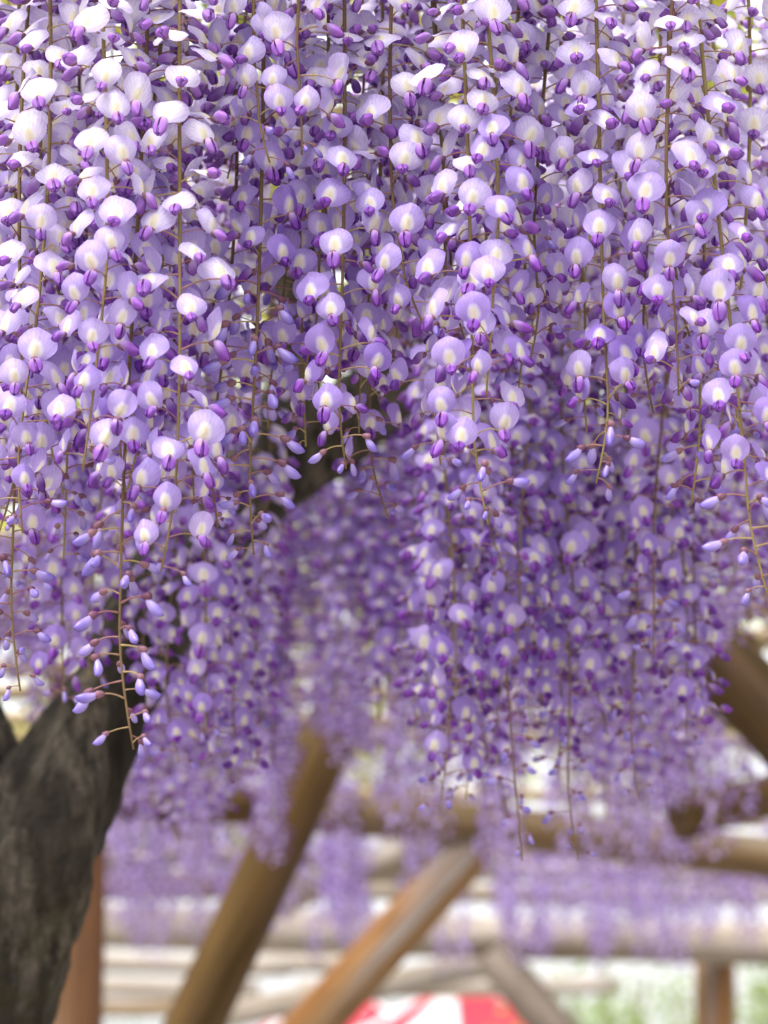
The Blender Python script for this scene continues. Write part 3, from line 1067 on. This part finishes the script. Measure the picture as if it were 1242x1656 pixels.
# leaves added over the lattice to darken the space below; front edge stays open
def foliage(n):
    pos = np.stack([nrng.uniform(-3.6, 3.6, n), 2.12 + 7.9 * nrng.random(n) ** 1.25, nrng.uniform(2.50, 2.74, n)], 1)
    keep = np.array([mnoise.noise(Vector((p[0] * 1.6, p[1] * 1.6, 3.0))) > -0.28 + 0.06 * (p[1] - 4.0) for p in pos])
    pos = pos[keep]
    k = len(pos)
    u = nrng.normal(size=(k, 3)); u[:, 2] *= .5; u /= np.linalg.norm(u, axis=1)[:, None]
    nn = nrng.normal(size=(k, 3)); nn[:, 2] += 1.5
    w = np.cross(u, nn); w /= np.linalg.norm(w, axis=1)[:, None]
    L = nrng.uniform(.022, .042, k)[:, None]
    vv = np.stack([pos - u * L, pos - u * L * .2 + w * L * .42, pos + u * L, pos - u * L * .2 - w * L * .42], 1).reshape(-1, 3)
    me = bpy.data.meshes.new('shade_foliage')
    me.from_pydata(vv.tolist(), [], np.arange(k * 4).reshape(-1, 4).tolist())
    me.materials.append(M_YOUNG)
    return me
tag(link('shade_foliage', foliage(44000)), 'added shading roof of young wisteria leaves over the bamboo lattice', 'foliage', kind='stuff')

# ------------------------------------------------------------------ young leaves sprouting on the vine
def leaf_sprig(loc, seed, label):
    rs = random.Random(seed)
    root = link('leaf_sprig', None, None, loc)
    tag(root, label, 'leaf sprig', 'young leaf sprigs')
    m = MB()
    v, f = tube([(0, 0, 0.12), (0.01, 0, .06), (0.02, 0.005, 0.0), (0.045, 0.01, -0.05)], [.0012] * 4, 5)
    m.add(v, f)
    link('stalk', m.mesh('stalk', [M_STEM], True, False), root)
    for k in range(7):
        w, l = .008, rs.uniform(.025, .036)
        lm = MB()
        lm.add([(0, 0, 0), (-w, l * .35, .002), (0, l * .4, -.002), (w, l * .35, .002), (-w * .7, l * .7, .002), (0, l * .72, -.002), (w * .7, l * .7, .002), (0, l, -.004)],
               [(0, 2, 1), (0, 3, 2), (1, 2, 5, 4), (2, 3, 6, 5), (4, 5, 7), (5, 6, 7)])
        t = k / 6
        link('leaf', lm.mesh('leaf', [M_YOUNG], True, False), root, (0.02 + .025 * t, .005 + .005 * t, -.05 * t + .0), (R(rs.uniform(-60, -10)), R(rs.uniform(-30, 30)), rs.uniform(0, 6.28)))
for k, (x, y, d) in enumerate([(382, 235, 2.45), (1228, 210, 2.3), (395, 60, 2.5), (268, 1360, 7.2), (372, 1345, 7.4), (360, 1335, 7.0), (548, 360, 2.5)]):
    leaf_sprig(P(x, y, d), 900 + k, 'yellow green sprig of young leaves peeping between the racemes' if d < 3 else 'yellow green sprig of young leaves above the far pale beams')


# ------------------------------------------------------------------ red and white market tents far behind
M_RED = mat_cloth('red tent cloth', (0.55, 0.055, 0.085))
M_WHITE = mat_cloth('white tent cloth', (0.80, 0.80, 0.80))
M_STEEL = NT('grey painted steel')
M_STEEL = M_STEEL.rough((0.45, 0.46, 0.48), 0.45)
def tent(px, py, d, w, rise, label, phase):
    pk = P(px, py, d)
    root = link('market_tent', None, None, (pk.x, pk.y, 0), (0, 0, R(20)))
    tag(root, label, 'tent')
    ze = pk.z - rise
    n = 12
    ring = []
    for k in range(n * 1 + 1):
        a = k / n * 4
        s, t = int(a) % 4, a - int(a)
        c = [(-w, -w), (w, -w), (w, w), (-w, w), (-w, -w)]
        ring.append((c[s][0] + (c[s + 1][0] - c[s][0]) * t, c[s][1] + (c[s + 1][1] - c[s][1]) * t))
    for k in range(n):
        (x0, y0), (x1, y1) = ring[k], ring[k + 1]
        m = MB()
        v = []
        for t in (0, .33, .66, 1.0):
            sag = -0.10 * rise * math.sin(math.pi * t)
            for (x, y) in ((x0, y0), (x1, y1)):
                v.append((x * t, y * t, pk.z - rise * t + sag))
        v += [(x0, y0, ze - .28), (x1, y1, ze - .28)]
        m.add(v, [(2 * i, 2 * i + 2, 2 * i + 3, 2 * i + 1) for i in range(4)])
        link('canopy_panel', m.mesh('canopy_panel', [M_WHITE if (k + phase) % 3 == 0 else M_RED], False, False), root)
    for (x, y) in ((-w, -w), (w, -w), (w, w), (-w, w)):
        m = MB()
        v, f = tube([(x * .97, y * .97, -0.02), (x * .97, y * .97, ze)], [.025, .025], 8)
        m.add(v, f)
        link('tent_pole', m.mesh('tent_pole', [M_STEEL], True, False), root)
tent(735, 1578, 24.0, 1.5, 0.85, 'red and white striped market tent beside the grey brace', 0)
tent(600, 1616, 26.0, 1.5, 0.8, 'red and white striped market tent behind the orange brace', 1)
tent(455, 1642, 29.0, 1.4, 0.7, 'red and white striped market tent behind the brown brace', 0)


# ------------------------------------------------------------------ trees beyond
M_TL1 = mat_leaf('spring tree leaf', (0.16, 0.26, 0.05), (0.28, 0.38, 0.10))
M_TL2 = mat_leaf('darker tree leaf', (0.06, 0.12, 0.03), (0.12, 0.20, 0.05))
M_TRUNK = mat_wood('tree trunk bark', (0.12, 0.09, 0.065), (0.2, 0.16, 0.12), (0.16, 0.15, 0.13))
def tree(x, y, h, cr, mat, label, seed, nleaf=700):
    rs = np.random.default_rng(seed)
    root = link('broadleaf_tree', None, None, (x, y, 0))
    tag(root, label, 'tree', 'trees beyond the trellis')
    m = MB()
    v, f = tube([(0, 0, -.1), (.05, 0, h * .3), (-.05, .05, h * .55), (.1, 0, h * .8)], [h * .03, h * .024, h * .017, h * .006], 9)
    m.add(v, f)
    cen = []
    for k in range(16):
        a, e = rs.uniform(0, 6.28), rs.uniform(-.3, 1.2)
        c = np.array([math.cos(a) * math.cos(e) * cr * rs.uniform(.4, .9), math.sin(a) * math.cos(e) * cr * rs.uniform(.4, .9), h * .58 + math.sin(e) * h * .36 * rs.uniform(.5, 1)])
        cen.append(c)
        z0 = h * rs.uniform(.25, .55)
        v, f = tube([(0.03, 0, z0), tuple(c * .5 + np.array([0, 0, z0 * .5])), tuple(c)], [h * .011, h * .007, h * .003], 6)
        m.add(v, f)
    link('trunk', m.mesh('trunk', [M_TRUNK], True, False), root)
    cen = np.array(cen)
    ci = cen[rs.integers(0, len(cen), nleaf)]
    dv = rs.normal(size=(nleaf, 3))
    dv /= np.linalg.norm(dv, axis=1)[:, None]
    pos = ci + dv * (rs.random(nleaf) ** .45)[:, None] * cr * .42
    u = rs.normal(size=(nleaf, 3)); u /= np.linalg.norm(u, axis=1)[:, None]
    w = np.cross(u, dv); w /= np.linalg.norm(w, axis=1)[:, None] + 1e-6
    s = (rs.uniform(.05, .11, nleaf) * h / 6)[:, None]
    vv = np.stack([pos - u * s, pos + w * s * .55, pos + u * s, pos - w * s * .55], 1).reshape(-1, 3)
    me = bpy.data.meshes.new('crown')
    me.from_pydata(vv.tolist(), [], np.arange(nleaf * 4).reshape(-1, 4).tolist())
    me.materials.append(mat)
    o = link('crown', me, root)
    tag(o, kind='stuff')
T1 = 'bright green spring tree standing beyond the orange brown post'
T2 = 'darker green tree standing beyond the tents'
for k, (px, d, h, cr) in enumerate([(905, 22, 2.9, 0.9), (1010, 27, 3.4, 1.2), (1110, 24, 2.9, 1.0), (1215, 28, 3.5, 1.2), (1330, 23, 3.2, 1.1), (850, 33, 3.4, 1.2)]):
    p = P(px, 1600, d)
    tree(p.x, p.y, h, cr, M_TL1, T1, 50 + k)
for k, (px, d, h, cr) in enumerate([(640, 40, 3.4, 1.4), (760, 44, 3.7, 1.5), (500, 42, 3.3, 1.4), (330, 38, 3.1, 1.3), (200, 44, 3.4, 1.5)]):
    p = P(px, 1600, d)
    tree(p.x, p.y, h, cr, M_TL2, T2, 80 + k)
